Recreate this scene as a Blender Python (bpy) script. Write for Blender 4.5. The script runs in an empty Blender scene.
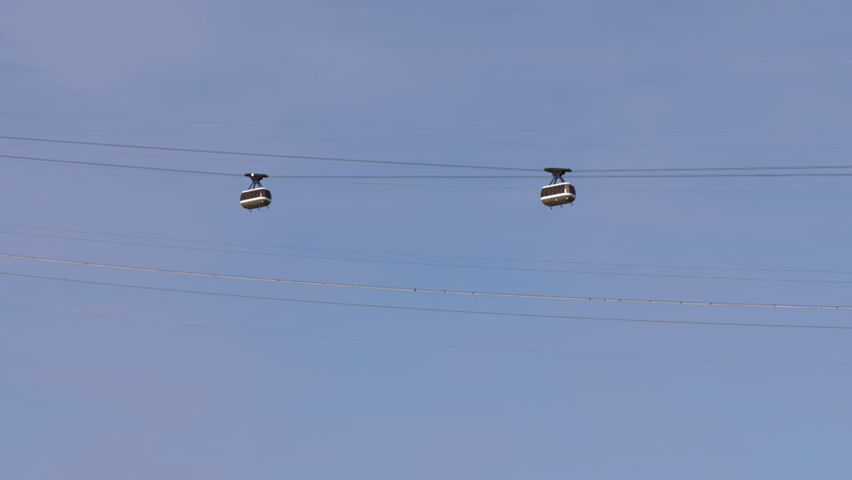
import bpy, bmesh, math, random
import numpy as np
from mathutils import Vector, Matrix
R = math.radians
random.seed(4)
sc = bpy.context.scene
COL = sc.collection

# ------------------------------------------------------------------ camera
FPX = 2500.0                      # focal length in pixels of the 852 px wide photograph
PITCH = R(17.45)
cam_d = bpy.data.cameras.new('camera')
cam_d.sensor_width = 36.0
cam_d.lens = 36.0 * FPX / 852.0
cam_d.clip_start = 0.1
cam_d.clip_end = 60000
cam = bpy.data.objects.new('camera', cam_d)
COL.objects.link(cam)
CAM = Vector((0, 0, 1.65))
cam.location = CAM
cam.rotation_euler = (math.pi / 2 + PITCH, 0, 0)
sc.camera = cam

# ------------------------------------------------------------------ sun and sky
SUN_EL, SUN_AZ = 17.0, 206.0      # azimuth clockwise from +Y: behind the camera, a little to its left
to_sun = Vector((math.sin(R(SUN_AZ)) * math.cos(R(SUN_EL)), math.cos(R(SUN_AZ)) * math.cos(R(SUN_EL)), math.sin(R(SUN_EL))))
sd = bpy.data.lights.new('sun', 'SUN')
sd.energy = 4.8
sd.angle = R(0.5)
sd.color = (1.0, 0.86, 0.76)
sun = bpy.data.objects.new('sun', sd)
sun.rotation_euler = to_sun.to_track_quat('Z', 'Y').to_euler()
sun.location = (0, -20, 60)
COL.objects.link(sun)

w = bpy.data.worlds.new('World')
sc.world = w
w.use_nodes = True
nt = w.node_tree
nt.nodes.clear()
out = nt.nodes.new('ShaderNodeOutputWorld')
bg = nt.nodes.new('ShaderNodeBackground')
sky = nt.nodes.new('ShaderNodeTexSky')
sky.sky_type = 'NISHITA'
sky.sun_disc = False
sky.sun_elevation = R(SUN_EL)
sky.sun_rotation = R(SUN_AZ)
sky.altitude = 0
sky.air_density = 1.0
sky.dust_density = 0.8
sky.ozone_density = 4.0
SKY_STRENGTH = 0.098
bg.inputs['Strength'].default_value = SKY_STRENGTH
# thin high veil of cirrus, laid out by sky direction
tc = nt.nodes.new('ShaderNodeTexCoord')
mp = nt.nodes.new('ShaderNodeMapping')
mp.inputs['Rotation'].default_value = (0, R(24), R(8))
mp.inputs['Scale'].default_value = (0.8, 1.0, 1.5)
mp.inputs['Location'].default_value = (-6.88, -3.45, 5.69)
nt.links.new(tc.outputs['Generated'], mp.inputs['Vector'])
n1 = nt.nodes.new('ShaderNodeTexNoise')
n1.inputs['Scale'].default_value = 6.0
n1.inputs['Detail'].default_value = 5
n1.inputs['Roughness'].default_value = 0.48
n1.inputs['Distortion'].default_value = 0.3
nt.links.new(mp.outputs['Vector'], n1.inputs['Vector'])
cr = nt.nodes.new('ShaderNodeMapRange')
cr.inputs['From Min'].default_value = 0.34
cr.inputs['From Max'].default_value = 0.66
cr.inputs['To Min'].default_value = -0.15
cr.inputs['To Max'].default_value = 0.15
# the veil thickens slowly upwards and to the left
dot = nt.nodes.new('ShaderNodeVectorMath'); dot.operation = 'DOT_PRODUCT'
nt.links.new(tc.outputs['Generated'], dot.inputs[0])
dot.inputs[1].default_value = (-0.22, 0.80, -0.30)
addn = nt.nodes.new('ShaderNodeMath'); addn.operation = 'ADD'
nt.links.new(dot.outputs['Value'], addn.inputs[0])
nt.links.new(cr.outputs['Result'], addn.inputs[1])
# fine fibres inside the veil
mp2 = nt.nodes.new('ShaderNodeMapping')
mp2.inputs['Rotation'].default_value = (0, R(-38), 0)
mp2.inputs['Scale'].default_value = (9.0, 9.0, 42.0)
nt.links.new(tc.outputs['Generated'], mp2.inputs['Vector'])
n2 = nt.nodes.new('ShaderNodeTexNoise')
n2.inputs['Scale'].default_value = 1.0
n2.inputs['Detail'].default_value = 7
n2.inputs['Roughness'].default_value = 0.6
n2.inputs['Distortion'].default_value = 0.8
nt.links.new(mp2.outputs['Vector'], n2.inputs['Vector'])
fb = nt.nodes.new('ShaderNodeMapRange')
fb.inputs['From Min'].default_value = 0.3
fb.inputs['From Max'].default_value = 0.7
fb.inputs['To Min'].default_value = -0.17
fb.inputs['To Max'].default_value = 0.17
nt.links.new(n2.outputs['Fac'], fb.inputs['Value'])
adf = nt.nodes.new('ShaderNodeMath'); adf.operation = 'ADD'
nt.links.new(addn.outputs['Value'], adf.inputs[0])
nt.links.new(fb.outputs['Result'], adf.inputs[1])
# three denser patches of cirrus and one clearer gap: (azimuth, elevation in degrees, radius, strength)
last = adf
for az, el, rad, amt in ((-8.2, 22.6, 0.075, 0.75), (-6.5, 12.9, 0.075, 0.34), (4.0, 19.2, 0.055, 0.32), (1.5, 12.6, 0.045, 0.14), (-1.8, 16.2, 0.07, -0.12), (9.0, 15.0, 0.07, -0.18)):
    dn = nt.nodes.new('ShaderNodeVectorMath'); dn.operation = 'DISTANCE'
    wob = nt.nodes.new('ShaderNodeVectorMath'); wob.operation = 'MULTIPLY_ADD'
    nt.links.new(n2.outputs['Color'], wob.inputs[0])
    wob.inputs[1].default_value = (0.09, 0.09, 0.09)
    nt.links.new(tc.outputs['Generated'], wob.inputs[2])
    nt.links.new(wob.outputs['Vector'], dn.inputs[0])
    dn.inputs[1].default_value = (math.sin(R(az)) * math.cos(R(el)) + 0.045, math.cos(R(az)) * math.cos(R(el)) + 0.045, math.sin(R(el)) + 0.045)
    mr = nt.nodes.new('ShaderNodeMapRange'); mr.interpolation_type = 'SMOOTHSTEP'
    mr.inputs['From Min'].default_value = rad
    mr.inputs['From Max'].default_value = 0.0
    mr.inputs['To Min'].default_value = 0.0
    mr.inputs['To Max'].default_value = amt
    nt.links.new(dn.outputs['Value'], mr.inputs['Value'])
    mu = nt.nodes.new('ShaderNodeMath'); mu.operation = 'MULTIPLY'
    nt.links.new(mr.outputs['Result'], mu.inputs[0])
    nt.links.new(n2.outputs['Fac'], mu.inputs[1])
    ad = nt.nodes.new('ShaderNodeMath'); ad.operation = 'ADD'
    nt.links.new(last.outputs[0], ad.inputs[0]); nt.links.new(mu.outputs[0], ad.inputs[1])
    last = ad
lim = nt.nodes.new('ShaderNodeClamp')
lim.inputs['Min'].default_value = 0.05
lim.inputs['Max'].default_value = 1.0
nt.links.new(last.outputs['Value'], lim.inputs['Value'])
nt.links.new(n1.outputs['Fac'], cr.inputs['Value'])
mix = nt.nodes.new('ShaderNodeMix')
mix.data_type = 'RGBA'
nt.links.new(lim.outputs['Result'], mix.inputs['Factor'])
nt.links.new(sky.outputs['Color'], mix.inputs[6])
mix.inputs[7].default_value = (2.56, 2.97, 4.84, 1)
nt.links.new(mix.outputs[2], bg.inputs['Color'])
nt.links.new(bg.outputs['Background'], out.inputs['Surface'])

sc.view_settings.view_transform = 'Standard'
sc.view_settings.look = 'None'
sc.view_settings.exposure = 0
sc.view_settings.gamma = 1
sc.view_settings.use_curve_mapping = False

# ------------------------------------------------------------------ helpers
def mat(name, col, rough=0.6, metal=0.0, var=0.0, scale=3.0, spec=0.5, bump=0.0):
    m = bpy.data.materials.new(name)
    m.use_nodes = True
    n = m.node_tree
    b = n.nodes['Principled BSDF']
    b.inputs['Roughness'].default_value = rough
    b.inputs['Metallic'].default_value = metal
    b.inputs['Specular IOR Level'].default_value = spec
    b.inputs['Base Color'].default_value = (*col, 1)
    if var or bump:
        t = n.nodes.new('ShaderNodeTexCoord')
        z = n.nodes.new('ShaderNodeTexNoise')
        z.inputs['Scale'].default_value = scale
        z.inputs['Detail'].default_value = 6
        n.links.new(t.outputs['Object'], z.inputs['Vector'])
        if var:
            r = n.nodes.new('ShaderNodeValToRGB')
            r.color_ramp.elements[0].position = 0.3
            r.color_ramp.elements[1].position = 0.72
            r.color_ramp.elements[0].color = (*[c * (1 - var) for c in col], 1)
            r.color_ramp.elements[1].color = (*[min(1, c * (1 + var * 0.7)) for c in col], 1)
            n.links.new(z.outputs['Fac'], r.inputs['Fac'])
            n.links.new(r.outputs['Color'], b.inputs['Base Color'])
        if bump:
            u = n.nodes.new('ShaderNodeBump')
            u.inputs['Strength'].default_value = bump
            n.links.new(z.outputs['Fac'], u.inputs['Height'])
            n.links.new(u.outputs['Normal'], b.inputs['Normal'])
    return m

M = {
    'white': mat('cream_white_paint', (0.86, 0.80, 0.78), 0.35, var=0.10, scale=2.5),
    'shell': mat('brown_grey_underbody', (0.115, 0.088, 0.072), 0.5, var=0.45, scale=2.2),
    'floor': mat('underfloor_panels', (0.30, 0.235, 0.19), 0.7, var=0.4, scale=1.8, bump=0.3),
    'belt': mat('dark_window_surround', (0.028, 0.022, 0.024), 0.45, var=0.3, scale=4),
    'glass': mat('tinted_glass', (0.036, 0.023, 0.021), 0.25, var=0.85, scale=2.4, spec=0.16),
    'lit_tone_glass': mat('glass_with_painted_reflection', (0.16, 0.13, 0.125), 0.22, var=0.8, scale=3.2),  # pale base colour paints in a reflection and sunlit interior
    'steel': mat('blue_grey_hanger_paint', (0.018, 0.030, 0.062), 0.6, spec=0.2, var=0.3),
    'carriage': mat('greasy_carriage_steel', (0.011, 0.008, 0.0085), 0.65, spec=0.15, var=0.5, scale=3),
    'wheel': mat('dark_sheave_rubber', (0.012, 0.010, 0.011), 0.7, spec=0.15, var=0.2),
    'pale_gloss': mat('pale_warm_gloss', (0.85, 0.78, 0.66), 0.3),
    'rubber': mat('black_rubber', (0.02, 0.02, 0.024), 0.8, var=0.2),
    'rope': mat('weathered_steel_rope', (0.050, 0.042, 0.046), 0.6, metal=0.1, var=0.25, scale=1.0),
    'thin': mat('thin_steel_wire', (0.10, 0.10, 0.115), 0.6, metal=0.2, var=0.2, scale=1.0),
    'bare': mat('bare_greased_rope', (0.13, 0.115, 0.11), 0.6, metal=0.1, var=0.3, scale=0.5),
    'conduit': mat('sun_bleached_cable_sheath', (0.30, 0.29, 0.325), 0.6, var=0.30, scale=0.22),
    'clamp': mat('dark_cable_clamp', (0.03, 0.03, 0.035), 0.6, var=0.2),
}

def obj(name, bm, m, parent=None, smooth=True, mx=None):
    bmesh.ops.recalc_face_normals(bm, faces=bm.faces)
    if mx is not None:
        bm.transform(mx)
    me = bpy.data.meshes.new(name)
    bm.to_mesh(me)
    bm.free()
    if smooth:
        for p in me.polygons:
            p.use_smooth = True
        try:
            me.set_sharp_from_angle(angle=R(38))
        except Exception:
            pass
    me.materials.append(m)
    o = bpy.data.objects.new(name, me)
    COL.objects.link(o)
    if parent is not None:
        o.parent = parent
    return o

def tube(bm, pts, rad, seg=8, cap=True):
    pts = [Vector(p) for p in pts]
    rings = []
    for i, p in enumerate(pts):
        a = pts[max(0, i - 1)]
        b = pts[min(len(pts) - 1, i + 1)]
        t = (b - a).normalized()
        up = Vector((0, 0, 1)) if abs(t.z) < 0.95 else Vector((0, 1, 0))
        s = t.cross(up).normalized()
        u = s.cross(t)
        r = rad[i] if isinstance(rad, (list, tuple)) else rad
        rings.append([bm.verts.new(p + (s * math.cos(k * 2 * math.pi / seg) + u * math.sin(k * 2 * math.pi / seg)) * r) for k in range(seg)])
    for a, b in zip(rings, rings[1:]):
        for k in range(seg):
            bm.faces.new((a[k], a[(k + 1) % seg], b[(k + 1) % seg], b[k]))
    if cap:
        bm.faces.new(rings[0])
        bm.faces.new(list(reversed(rings[-1])))

def box(bm, c, s, bevel=0.02, taper=None, mx=None):
    """box centre c, size s; taper = (x, y) scale of the lower face"""
    r = bmesh.ops.create_cube(bm, size=1)
    vs = r['verts']
    for v in vs:
        tx, ty = (taper if (taper and v.co.z < 0) else (1, 1))
        v.co = Vector((c[0] + v.co.x * s[0] * tx, c[1] + v.co.y * s[1] * ty, c[2] + v.co.z * s[2]))
    if bevel:
        es = list({e for v in vs for e in v.link_edges})
        bmesh.ops.bevel(bm, geom=es, offset=bevel, segments=2, affect='EDGES', profile=0.6)

def disc(bm, c, r, h, seg=20, axis='Y'):
    m = Matrix.Translation(c)
    if axis == 'Y':
        m = m @ Matrix.Rotation(math.pi / 2, 4, 'X')
    bmesh.ops.create_cone(bm, cap_ends=True, segments=seg, radius1=r, radius2=r, depth=h, matrix=m)

# ------------------------------------------------------------------ geometry of the cableway
PSI = R(32.0)                                   # the line comes nearer towards the right of the picture
D = Vector((math.cos(PSI), -math.sin(PSI), 0))  # along the cables
N = Vector((math.sin(PSI), math.cos(PSI), 0))   # across them, away from the viewer
def ray(x, y):
    v = Vector(((x - 426) / FPX, (240 - y) / FPX, -1))
    c, s = math.cos(math.pi / 2 + PITCH), math.sin(math.pi / 2 + PITCH)
    return Vector((v.x, v.y * c - v.z * s, v.y * s + v.z * c))
R1 = 479.0                                       # metres to the farther cabin
P1 = CAM + ray(256.3, 176.3).normalized() * R1
OFF0 = P1.dot(N)
S0 = P1.dot(D)
def sz(x, y, off):
    """run along the line and height of the point seen at x, y on the vertical plane lying off metres nearer (-) or farther (+)"""
    r = ray(x, y)
    t = ((OFF0 + off) - CAM.dot(N)) / r.dot(N)
    p = CAM + r * t
    return p.dot(D) - S0, p.z
def world(s, z, off):
    p = D * (s + S0) + N * (OFF0 + off)
    return Vector((p.x, p.y, z))
def fit(samples, off, deg=2):
    q = [sz(x, y, off) for x, y in samples]
    return np.polyfit([a for a, b in q], [b for a, b in q], deg)
S_LEFT, S_RIGHT = -250.0, 170.0

def tag(o, label=None, cat=None, group=None, kind=None):
    if label: o['label'] = label
    if cat: o['category'] = cat
    if group: o['group'] = group
    if kind: o['kind'] = kind
    return o

def cable_points(spans, off, n=90):
    """spans: list of (samples, s0, s1); consecutive spans share their end point"""
    pts = []
    for samples, s0, s1 in spans:
        c = fit(samples, off)
        for i in range(n + 1):
            s = s0 + (s1 - s0) * i / n
            pts.append((s, float(np.polyval(c, s))))
    return pts

# ------------------------------------------------------------------ ground (below the picture)
bm = bmesh.new()
NG = 60
grid = {}
for i in range(NG + 1):
    for j in range(NG + 1):
        a = (i / NG * 2 - 1); b = (j / NG * 2 - 1)
        x = math.copysign(abs(a) ** 2.2, a) * 16000
        y = math.copysign(abs(b) ** 2.2, b) * 16000
        d = math.hypot(x, y)
        z = (math.sin(x * 0.011 + 1) * math.cos(y * 0.009) * 3.0) * min(1, max(0, (d - 25) / 200))
        grid[i, j] = bm.verts.new((x, y, z - 0.0))
for i in range(NG):
    for j in range(NG):
        bm.faces.new((grid[i, j], grid[i + 1, j], grid[i + 1, j + 1], grid[i, j + 1]))
gm = mat('dry_scrub_ground', (0.20, 0.15, 0.10), 0.95, var=0.5, scale=0.05, bump=0.4)
tag(obj('ground', bm, gm), kind='structure')

# ------------------------------------------------------------------ track cables (a pair of ropes for each lane)
OFF_B, OFF_A = 0.0, -6.5
A_left = [(0, 137), (20, 138.3), (100, 144.3), (213, 152), (240, 153.6), (310, 158.0), (400, 163.0), (440, 165.3), (500, 168.3), (545, 170.6)]
A_right = [(572, 171.2), (620, 170.4), (720, 169.2), (812, 167.5), (852, 166.8)]
B_left = [(0, 156), (40, 159.3), (100, 164.3), (200, 172.2), (245, 175.4)]
B_right = [(270, 177.1), (426, 177.3), (545, 176.7), (620, 176.5), (720, 175.9), (812, 175), (852, 174.5)]
S_A = sz(557.8, 171, OFF_A)[0]
S_B = sz(256.3, 176.3, OFF_B)[0]

def lane(left, right, scar, off):
    cl, cr_ = fit(left, off), fit(right, off, 1 if len(right) < 3 else 2)
    zl, zr = float(np.polyval(cl, scar)), float(np.polyval(cr_, scar))
    zm = (zl + zr) / 2
    pts = []
    n = 90
    for i in range(n + 1):
        s = S_LEFT + (scar - 1.2 - S_LEFT) * i / n
        pts.append((s, float(np.polyval(cl, s)) + (zm - zl) * (1 - min(1, (scar - s) / 60))))
    for i in range(n + 1):
        s = scar + 1.2 + (S_RIGHT - scar - 1.2) * i / n
        pts.append((s, float(np.polyval(cr_, s)) + (zm - zr) * (1 - min(1, (s - scar) / 60))))
    def zat(s):
        for (a, za), (b, zb) in zip(pts, pts[1:]):
            if a <= s <= b:
                return za + (zb - za) * (s - a) / (b - a)
    return pts, zat

GAUGE = 0.62
def track(left, right, scar, off, label):
    pts, zat = lane(left, right, scar, off)
    root = bpy.data.objects.new('track_cable', None)
    root.location = world(scar, zat(scar), off)
    COL.objects.link(root)
    tag(root, label, 'cable', 'thick track cables carrying the cabins')
    inv = Matrix.Translation(-root.location)
    for sgn in (-1, 1):
        bm = bmesh.new()
        tube(bm, [world(s, z, off + sgn * GAUGE / 2) for s, z in pts], 0.033, 8)
        obj('rope', bm, M['rope'], root, mx=inv)
    return zat
zA = track(A_left, A_right, S_A, OFF_A, 'thick dark twin rope track cable, highest at left, carrying the right hand cabin')
zB = track(B_left, B_right, S_B, OFF_B, 'thick dark twin rope track cable that bends at the left cabin it carries')

# ------------------------------------------------------------------ other cables
def wire(name, samples, off, dia, m, label, group, parent=None):
    c = fit(samples, off)
    n = 140
    pts = []
    for i in range(n + 1):
        s = S_LEFT + (S_RIGHT - S_LEFT) * i / n
        pts.append((s, float(np.polyval(c, s))))
    mid = world(0, float(np.polyval(c, 0)), off)
    bm = bmesh.new()
    tube(bm, [world(s, z, off) for s, z in pts], dia / 2, 7)
    o = obj(name, bm, m, parent, mx=Matrix.Translation(-mid))
    if parent is None:
        o.location = mid
        tag(o, label, 'cable', group)
    return o, c
FAINT = 'faint thin cables'
wire('haul_cable', [(0, 159.8), (75, 166), (185, 174), (270, 179.5), (340, 182.5), (440, 185.8), (490, 187.5), (620, 190.3), (720, 191.7), (852, 192.8)],
     OFF_B + 0.0, 0.026, M['thin'], 'faint thin hauling cable sagging just below the left carriage and behind the right cabin', FAINT)
wire('haul_cable', [(0, 145), (90, 151), (187, 156.7), (262, 161), (339, 164.6), (440, 168), (545, 171.8), (639, 174.2), (852, 175.4)],
     OFF_A, 0.020, M['thin'], 'faint thin hauling cable close under the upper track cable and joining the right carriage', FAINT)
wire('guide_cable', [(0, 113.5), (67, 117.6), (120, 119.3), (226, 123.6), (280, 125), (348, 126.5), (470, 128.8), (570, 130.6), (639, 131.5), (700, 132), (852, 132)],
     14, 0.014, M['thin'], 'barely visible thin cable, topmost of all the cables in the sky', FAINT)
wire('guide_cable', [(0, 127), (52, 129), (90, 130.3), (140, 132), (205, 135.2), (250, 136.6), (353, 139.8), (418, 141.6), (490, 143.7), (655, 146.3), (740, 147.5), (852, 147.9)],
     10, 0.014, M['thin'], 'barely visible thin cable, second from the top of the sky', FAINT)
PAIR = 'thin cables below the cabins'
wire('guide_cable', [(0, 225.2), (40, 228), (180, 240), (220, 242.7), (426, 255.7), (639, 265.7), (852, 272.3)],
     6, 0.036, M['thin'], 'thin grey cable, upper one of the close pair under the cabins', PAIR)
wire('guide_cable', [(0, 232.3), (40, 235.5), (180, 247.4), (220, 250.4), (426, 264.6), (639, 275), (852, 282.4)],
     0, 0.045, M['thin'], 'thin grey cable, lower one of the close pair under the cabins', PAIR)
wire('track_cable', [(0, 273), (40, 277), (180, 291), (220, 294.2), (426, 309.4), (520, 314.8), (639, 320.6), (733, 324.4), (852, 327.7)],
     -6, 0.11, M['bare'], 'medium dark bare cable running right below the pale banded one', 'lower heavy cables')
wire('guide_cable', [(0, 303.5), (38, 308), (83, 313.3), (160, 321.5), (250, 330.5), (343, 338.5), (383, 341.8), (456, 347), (532, 352), (620, 356.5), (707, 360), (852, 364)],
     -12, 0.016, M['thin'], 'barely visible thin cable, lowest of all the cables in the sky', FAINT)

# the banded power cable: a dark carrying wire with a pale sheathed line clamped under it
H = [(0, 254.3), (40, 258.1), (180, 271.6), (220, 275.1), (426, 289.9), (639, 300.6), (720, 303.6), (852, 306.6)]
offH = 3.0
cH = fit(H, offH)
root = bpy.data.objects.new('banded_cable', None)
root.location = world(0, float(np.polyval(cH, 0)), offH)
COL.objects.link(root)
tag(root, 'pale sheathed cable clamped at intervals under a dark wire, lower third of the sky', 'cable', 'lower heavy cables')
wire('carrying_wire', H, offH, 0.060, M['rope'], None, None, root)
DROP = 0.25
def zH(s): return float(np.polyval(cH, s))
bm = bmesh.new()
pts = []
xs = []
s = S_LEFT
marks = []
s_ref = sz(415.3, 290, offH)[0]
gap = 6.55
k0 = int((S_LEFT - s_ref) / gap)
ks = [s_ref + gap * k for k in range(k0, int((S_RIGHT - s_ref) / gap) + 1)]
nn = 4
for a in ks:
    for q in range(nn):
        t = q / nn
        sag = 0.05 * math.sin(math.pi * t) * (0.5 + random.random())
        pts.append(world(a + gap * t, zH(a + gap * t) - DROP - sag, offH))
tube(bm, pts, 0.09, 8)
obj('pale_sheath', bm, M['conduit'], root, mx=Matrix.Translation(-root.location))
big = [278, 415.3, 445, 473, 590, 605, 620, 650, 680.5, 711, 774, 836.5]
bigs = [sz(x, 296, offH)[0] for x in big]
count = 0
marks = [(b, True) for b in bigs] + [(a + random.uniform(-0.9, 0.9), False) for a in ks if abs(a) < 190 and min(abs(a - b) for b in bigs) > 2.6 and random.random() < 0.85]
for a2, near in sorted(marks):
    h, l = (random.uniform(0.14, 0.26), random.uniform(0.10, 0.16)) if near else (0.07, random.uniform(0.06, 0.10))
    if a2 == bigs[1]: h, l = 0.34, 0.30
    bm = bmesh.new()
    p = world(a2, zH(a2) - DROP * 0.55, offH)
    mx = Matrix.Translation(p) @ Matrix.Rotation(-PSI, 4, 'Z')
    box(bm, (0, 0, 0), (l, 0.26, h + 0.14), 0.02)
    tube(bm, [(-l * 0.7, 0, DROP * 0.5), (l * 0.7, 0, DROP * 0.5)], 0.05, 8)
    obj('clamp', bm, M['clamp' if near else 'bare'], root, mx=Matrix.Translation(-root.location) @ mx)
    count += 1

# ------------------------------------------------------------------ the cable cars
L, W = 5.9, 3.25
def outline(inset, n_arc=8, r0=0.95):
    """rounded rectangle, counter-clockwise, starting on the near (-y) long side at its left end; inset may be negative"""
    r = max(0.12, r0 - inset * 0.6)
    hx, hy = L / 2 - inset - r, W / 2 - inset - r
    pts = []
    NS = 15
    def arc(cx, cy, a0):
        for k in range(n_arc + 1):
            a = a0 + (math.pi / 2) * k / n_arc
            pts.append((cx + r * math.cos(a), cy + r * math.sin(a)))
    def side(p, q, n):
        for k in range(1, n):
            t = k / n
            pts.append((p[0] + (q[0] - p[0]) * t, p[1] + (q[1] - p[1]) * t))
    arc(-hx, -hy, math.pi)
    side((-hx, -hy - r), (hx, -hy - r), NS)
    arc(hx, -hy, -math.pi / 2)
    side((hx + r, -hy), (hx + r, hy), 5)
    arc(hx, hy, 0)
    side((hx, hy + r), (-hx, hy + r), NS)
    arc(-hx, hy, math.pi / 2)
    side((-hx - r, hy), (-hx - r, -hy), 5)
    return pts

def loft(bm, profile, k0=None, k1=None, cap0=False, cap1=False):
    rings = []
    for z, inset in profile:
        o = outline(inset)
        n = len(o)
        idx = range(n) if k0 is None else [(k % n) for k in range(k0, k1 + 1)]
        rings.append([bm.verts.new((o[k][0], o[k][1], z)) for k in idx])
    closed = k0 is None
    for a, b in zip(rings, rings[1:]):
        m = len(a)
        for k in range(m if closed else m - 1):
            bm.faces.new((a[k], a[(k + 1) % m], b[(k + 1) % m], b[k]))
    if cap0: bm.faces.new(list(reversed(rings[0])))
    if cap1: bm.faces.new(rings[-1])
    return rings

def lerp_inset(z):     # window wall leans in towards the roof
    t = (z - 1.16) / (2.95 - 1.16)
    return 0.01 - 0.10 * t + 0.34 * t ** 3

def cable_car(label, slope, flip, fitting_xs, pale):
    root = bpy.data.objects.new('cable_car', None)
    COL.objects.link(root)
    tag(root, label, 'cable car', 'cable car cabins hanging from the track cables')
    # lower body and floor
    bm = bmesh.new()
    loft(bm, [(0.12, 0.80), (0.17, 0.62), (0.32, 0.41), (0.55, 0.22), (0.84, 0.09)])
    shell = obj('lower_body', bm, M['shell'], root)
    bm = bmesh.new()
    loft(bm, [(0.10, 1.05), (0.10, 0.84), (0.15, 0.80)], cap0=True)
    for x in (-1.35, -0.45, 0.45, 1.35):
        box(bm, (x, 0, 0.07), (0.07, 1.5, 0.08), 0.01)
    box(bm, (0, 0.35, 0.05), (3.0, 0.10, 0.09), 0.01)
    box(bm, (0, -0.35, 0.05), (3.0, 0.10, 0.09), 0.01)
    obj('floor', bm, M['floor'], root)
    # white waist band with rolled lips
    bm = bmesh.new()
    loft(bm, [(0.83, 0.14), (0.835, 0.085), (0.87, 0.045), (0.95, 0.01), (1.10, -0.025), (1.17, -0.03), (1.20, -0.01), (1.21, 0.06)])
    obj('waist_band', bm, M['white'], root)
    # window belt wall (surround and mullions)
    bm = bmesh.new()
    loft(bm, [(1.15 + (2.95 - 1.15) * q / 8, lerp_inset(1.15 + (2.95 - 1.15) * q / 8) + 0.03) for q in range(9)])
    obj('window_surround', bm, M['belt'], root)
    # panes
    n = len(outline(0))
    cuts = []
    # (start, end) vertex index: near side, right end, far side, left end
    arc = 8; ns = 15; ne = 5
    seq = [(4, 9), (10, 13), (14, 17), (18, 21), (22, 28)]           # left corner half, side panes, right corner
    k = 0
    spans = []
    a = arc // 2
    # near long side: from mid-arc to mid-arc
    i0 = a
    i1 = arc + ns + a
    cutl = [i0, arc + 1, arc + 4, arc + 7, arc + 10, arc + 13, arc + 16, i1 + 1]
    half = n // 2
    for base in (0, half):
        cl = [c + base for c in cutl]
        for p, q in zip(cl, cl[1:]):
            spans.append((p, q, base))
        e0 = i1 + 1 + base
        e1 = half + a + base
        m1 = (e0 + e1) // 2
        spans.append((e0, m1, base)); spans.append((m1, e1, base))
    z0, z1 = 1.27, 2.84
    for j, (p, q, base) in enumerate(spans):
        bm = bmesh.new()
        prof = [(z0 + (z1 - z0) * t, 0) for t in (0, 0.2, 0.4, 0.6, 0.8, 1)]
        rings = []
        for z, _ in prof:
            ins = lerp_inset(z) - 0.002
            o = outline(ins)
            pts = []
            cnt = q - p
            sub = 2
            tot = cnt * sub
            for u in range(tot + 1):
                f = u / sub
                i = int(math.floor(f)); fr = f - i
                P = Vector(o[(p + i) % n]); Q = Vector(o[(p + i + 1) % n])
                pts.append(P.lerp(Q, fr))
            # trim both ends to leave the mullion
            trim = 0.055
            v = (pts[1] - pts[0]); pts[0] = pts[0] + v.normalized() * min(trim, v.length * 0.9)
            v = (pts[-2] - pts[-1]); pts[-1] = pts[-1] + v.normalized() * min(trim, v.length * 0.9)
            rings.append([(bm.verts.new((x.x, x.y, z))) for x in pts])
        for ra, rb in zip(rings, rings[1:]):
            for u in range(len(ra) - 1):
                bm.faces.new((ra[u], ra[u + 1], rb[u + 1], rb[u]))
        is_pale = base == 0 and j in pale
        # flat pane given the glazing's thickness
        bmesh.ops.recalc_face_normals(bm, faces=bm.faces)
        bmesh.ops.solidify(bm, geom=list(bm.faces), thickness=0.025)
        w_ = obj('window', bm, M['lit_tone_glass'] if is_pale else M['glass'], root)
        if is_pale: w_['label'] = 'window with painted pale reflection near the right front corner'
    # door posts on the near side
    for kx in (arc + 16, arc + ns + 5):
        bm = bmesh.new()
        o0, o1 = outline(lerp_inset(1.2) - 0.02), outline(lerp_inset(2.85) - 0.02)
        tube(bm, [(*outline(lerp_inset(1.18 + 1.75 * q / 6) - 0.02)[kx], 1.18 + 1.75 * q / 6) for q in range(7)], 0.05, 6)
        obj('door_post', bm, M['shell' if not pale else 'lit_tone_glass'], root)  # posts beside the painted pane take its lit tone
    # roof rim and roof
    bm = bmesh.new()
    loft(bm, [(2.93, 0.32), (2.94, 0.25), (2.98, 0.215), (3.07, 0.21), (3.15, 0.25), (3.19, 0.33)])
    obj('roof_rim', bm, M['white'], root)
    bm = bmesh.new()
    loft(bm, [(3.18, 0.32), (3.27, 0.50), (3.33, 0.80), (3.36, 1.2)], cap1=True)
    obj('roof', bm, M['white'], root)
    # bumper feet under both sides
    for x in (-2.05, 0.0, 2.05):
        for sy in (-1, 1):
            bm = bmesh.new()
            ln = 1.0 if sy > 0 else 0.45
            tube(bm, [(x, sy * 0.70, 0.12), (x, sy * (0.78 + 0.12 * ln), -0.01 * ln), (x, sy * (0.84 + 0.36 * ln), -0.12 * ln)], 0.055, 8)
            b_ = obj('bumper', bm, M['steel'], root)
            bm = bmesh.new()
            tube(bm, [(x - 0.02, sy * (0.84 + 0.34 * ln), -0.09 * ln), (x + 0.03, sy * (0.84 + 0.50 * ln), -0.22 * ln)], [0.10, 0.085], 10)
            obj('rubber_foot', bm, M['rubber'], b_)
    # small pale fittings low on the near side
    for x in fitting_xs:
        bm = bmesh.new()
        ins = 0.36
        y = -(W / 2 - ins) - 0.01
        if x > 2.2: y += 0.22
        bmesh.ops.create_uvsphere(bm, u_segments=14, v_segments=8, radius=(0.09 if flip or x < 1 else 0.12), matrix=Matrix.Translation((x, y, 0.36)) @ Matrix.Diagonal((1.2, 0.6, 0.9, 1)))
        obj('pale_fitting', bm, M['pale_gloss'], root)
    # hanger: four splayed legs, cross ties, head
    TOP = 5.05 + (0.14 if flip else 0)
    for sx in (-1, 1):
        for sy in (-1, 1):
            bm = bmesh.new()
            tube(bm, [(sx * 1.42, sy * 0.72, 3.31), (sx * 0.34, sy * 0.26, TOP)], [0.135, 0.165], 8)
            box(bm, (sx * 1.42, sy * 0.72, 3.34), (0.34, 0.30, 0.08), 0.015)
            obj('hanger_leg', bm, M['steel'], root)
    bm = bmesh.new()
    box(bm, (0, 0, 4.98), (1.0, 0.70, 0.30), 0.04)
    obj('hanger_head', bm, M['steel'], root)
    # running carriage, pitched with the cable; pivot at ROPE height
    ROPE = 6.05 + (0.14 if flip else 0)
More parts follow.
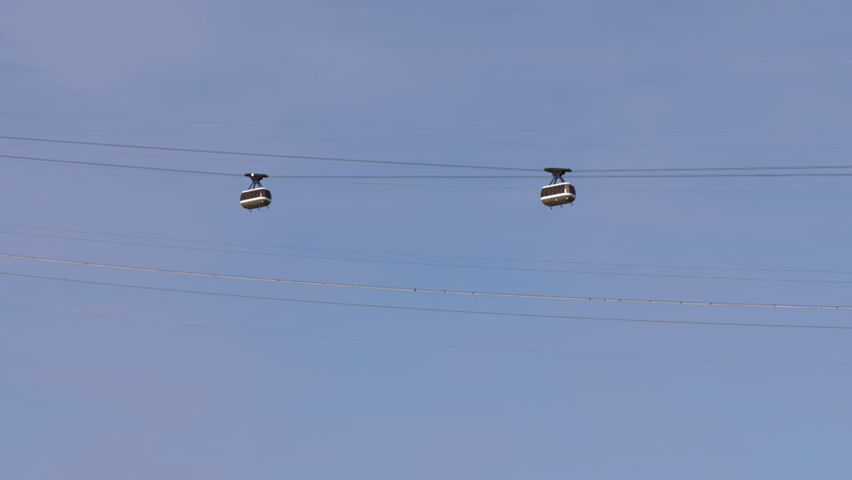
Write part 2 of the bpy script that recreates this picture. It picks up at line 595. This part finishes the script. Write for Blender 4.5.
    tilt = Matrix.Translation((0, 0, ROPE)) @ Matrix.Rotation(-math.atan(slope), 4, 'Y') @ Matrix.Diagonal((0.88, 1, 1, 1))
    bm = bmesh.new()
    box(bm, (0, 0, -0.72), (2.0, 0.86, 0.55), 0.06, taper=(0.72, 0.9))
    box(bm, (0.1, 0, -0.38), (2.9, 1.0, 0.30), 0.06, taper=(0.86, 0.9))
    box(bm, (0, 0, -0.26), (2.5, 0.80, 0.30), 0.05, taper=(0.72, 1))
    for sy in (-1, 1):
        box(bm, (0, sy * 0.56, 0.05), (3.1, 0.07, 0.40), 0.02, taper=(0.80, 1))
        for sx in (-1, 1):
            box(bm, (sx * 1.85, sy * 0.56, 0.10), (1.75, 0.06, 0.22), 0.02, taper=(0.8, 1))
    for x in (-2.3, -1.2, 1.2, 2.3):
        disc(bm, (x, 0, 0.13), 0.05, 1.2, 10)
    box(bm, (-0.75, 0, 0.33), (2.3, 1.02, 0.22), 0.04)
    box(bm, (1.15, 0, 0.30), (0.9, 0.9, 0.20), 0.04)
    if flip:
        box(bm, (1.95, 0, 0.30), (0.9, 1.0, 0.22), 0.05)
        box(bm, (0.4, 0, 0.38), (0.9, 0.9, 0.14), 0.04)
        box(bm, (1.6, -0.3, -0.12), (0.7, 0.4, 0.22), 0.04)
    else:
        box(bm, (-1.7, -0.35, -0.22), (0.55, 0.35, 0.30), 0.05)
        box(bm, (1.0, -0.4, -0.35), (0.5, 0.3, 0.30), 0.05)
    car = obj('carriage', bm, M['carriage'], root, mx=tilt)
    for x in (-2.62, -2.02, -1.38, -0.75, 0.75, 1.38, 2.02, 2.62):
        for sy in (-1, 1):
            y = sy * GAUGE / 2
            bm = bmesh.new()
            tube(bm, [(x, y + q, 0.21) for q in (-0.09, -0.08, -0.04, -0.025, 0.025, 0.04, 0.08, 0.09)],
                 [0.20, 0.235, 0.235, 0.185, 0.185, 0.235, 0.235, 0.20], 22)
            obj('wheel', bm, M['wheel'], car, mx=tilt)
    for sx in (-1, 1):      # rope guides at both ends
        bm = bmesh.new()
        for sy in (-1, 1):
            tube(bm, [(sx * 2.6, sy * 0.5, 0.15), (sx * 2.95, sy * 0.40, 0.10)], [0.10, 0.06], 8)
        box(bm, (sx * 2.85, 0, 0.08), (0.14, 1.0, 0.16), 0.03)
        obj('rope_guide', bm, M['carriage'], car, mx=tilt)
    if flip:  # pale dome set on this carriage as its bright spot
        bm = bmesh.new()
        mm = tilt @ Matrix.Translation((-0.42, -0.74, 0.10))
        bmesh.ops.create_uvsphere(bm, u_segments=18, v_segments=10, radius=0.24, matrix=mm @ Matrix.Diagonal((1.2, 0.5, 1.2, 1)))
        obj('bright_spot', bm, M['pale_gloss'], car)
    return root, ROPE

def place(root, ROPE, s, zat, off):
    p = world(s, zat(s) - ROPE, off)
    root.location = p
    root.rotation_euler = (0, 0, -PSI)

def slope_at(zat, s):
    return (zat(s + 2.6) - zat(s - 2.6)) / 5.2

r1, rope = cable_car('dark windowed cable car with cream bands, smaller left hand one, bright spot on its carriage',
                     slope_at(zB, S_B), True, [2.35], [])
place(r1, rope, S_B, zB, OFF_B)
r2, rope = cable_car('dark windowed cable car with cream bands and pale corner window, larger right hand one',
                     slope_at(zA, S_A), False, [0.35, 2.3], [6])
place(r2, rope, S_A, zA, OFF_A)
print('slopes', slope_at(zB, S_B), slope_at(zA, S_A), 'sA', S_A, 'z', r1.location, r2.location, 'clamps', count)
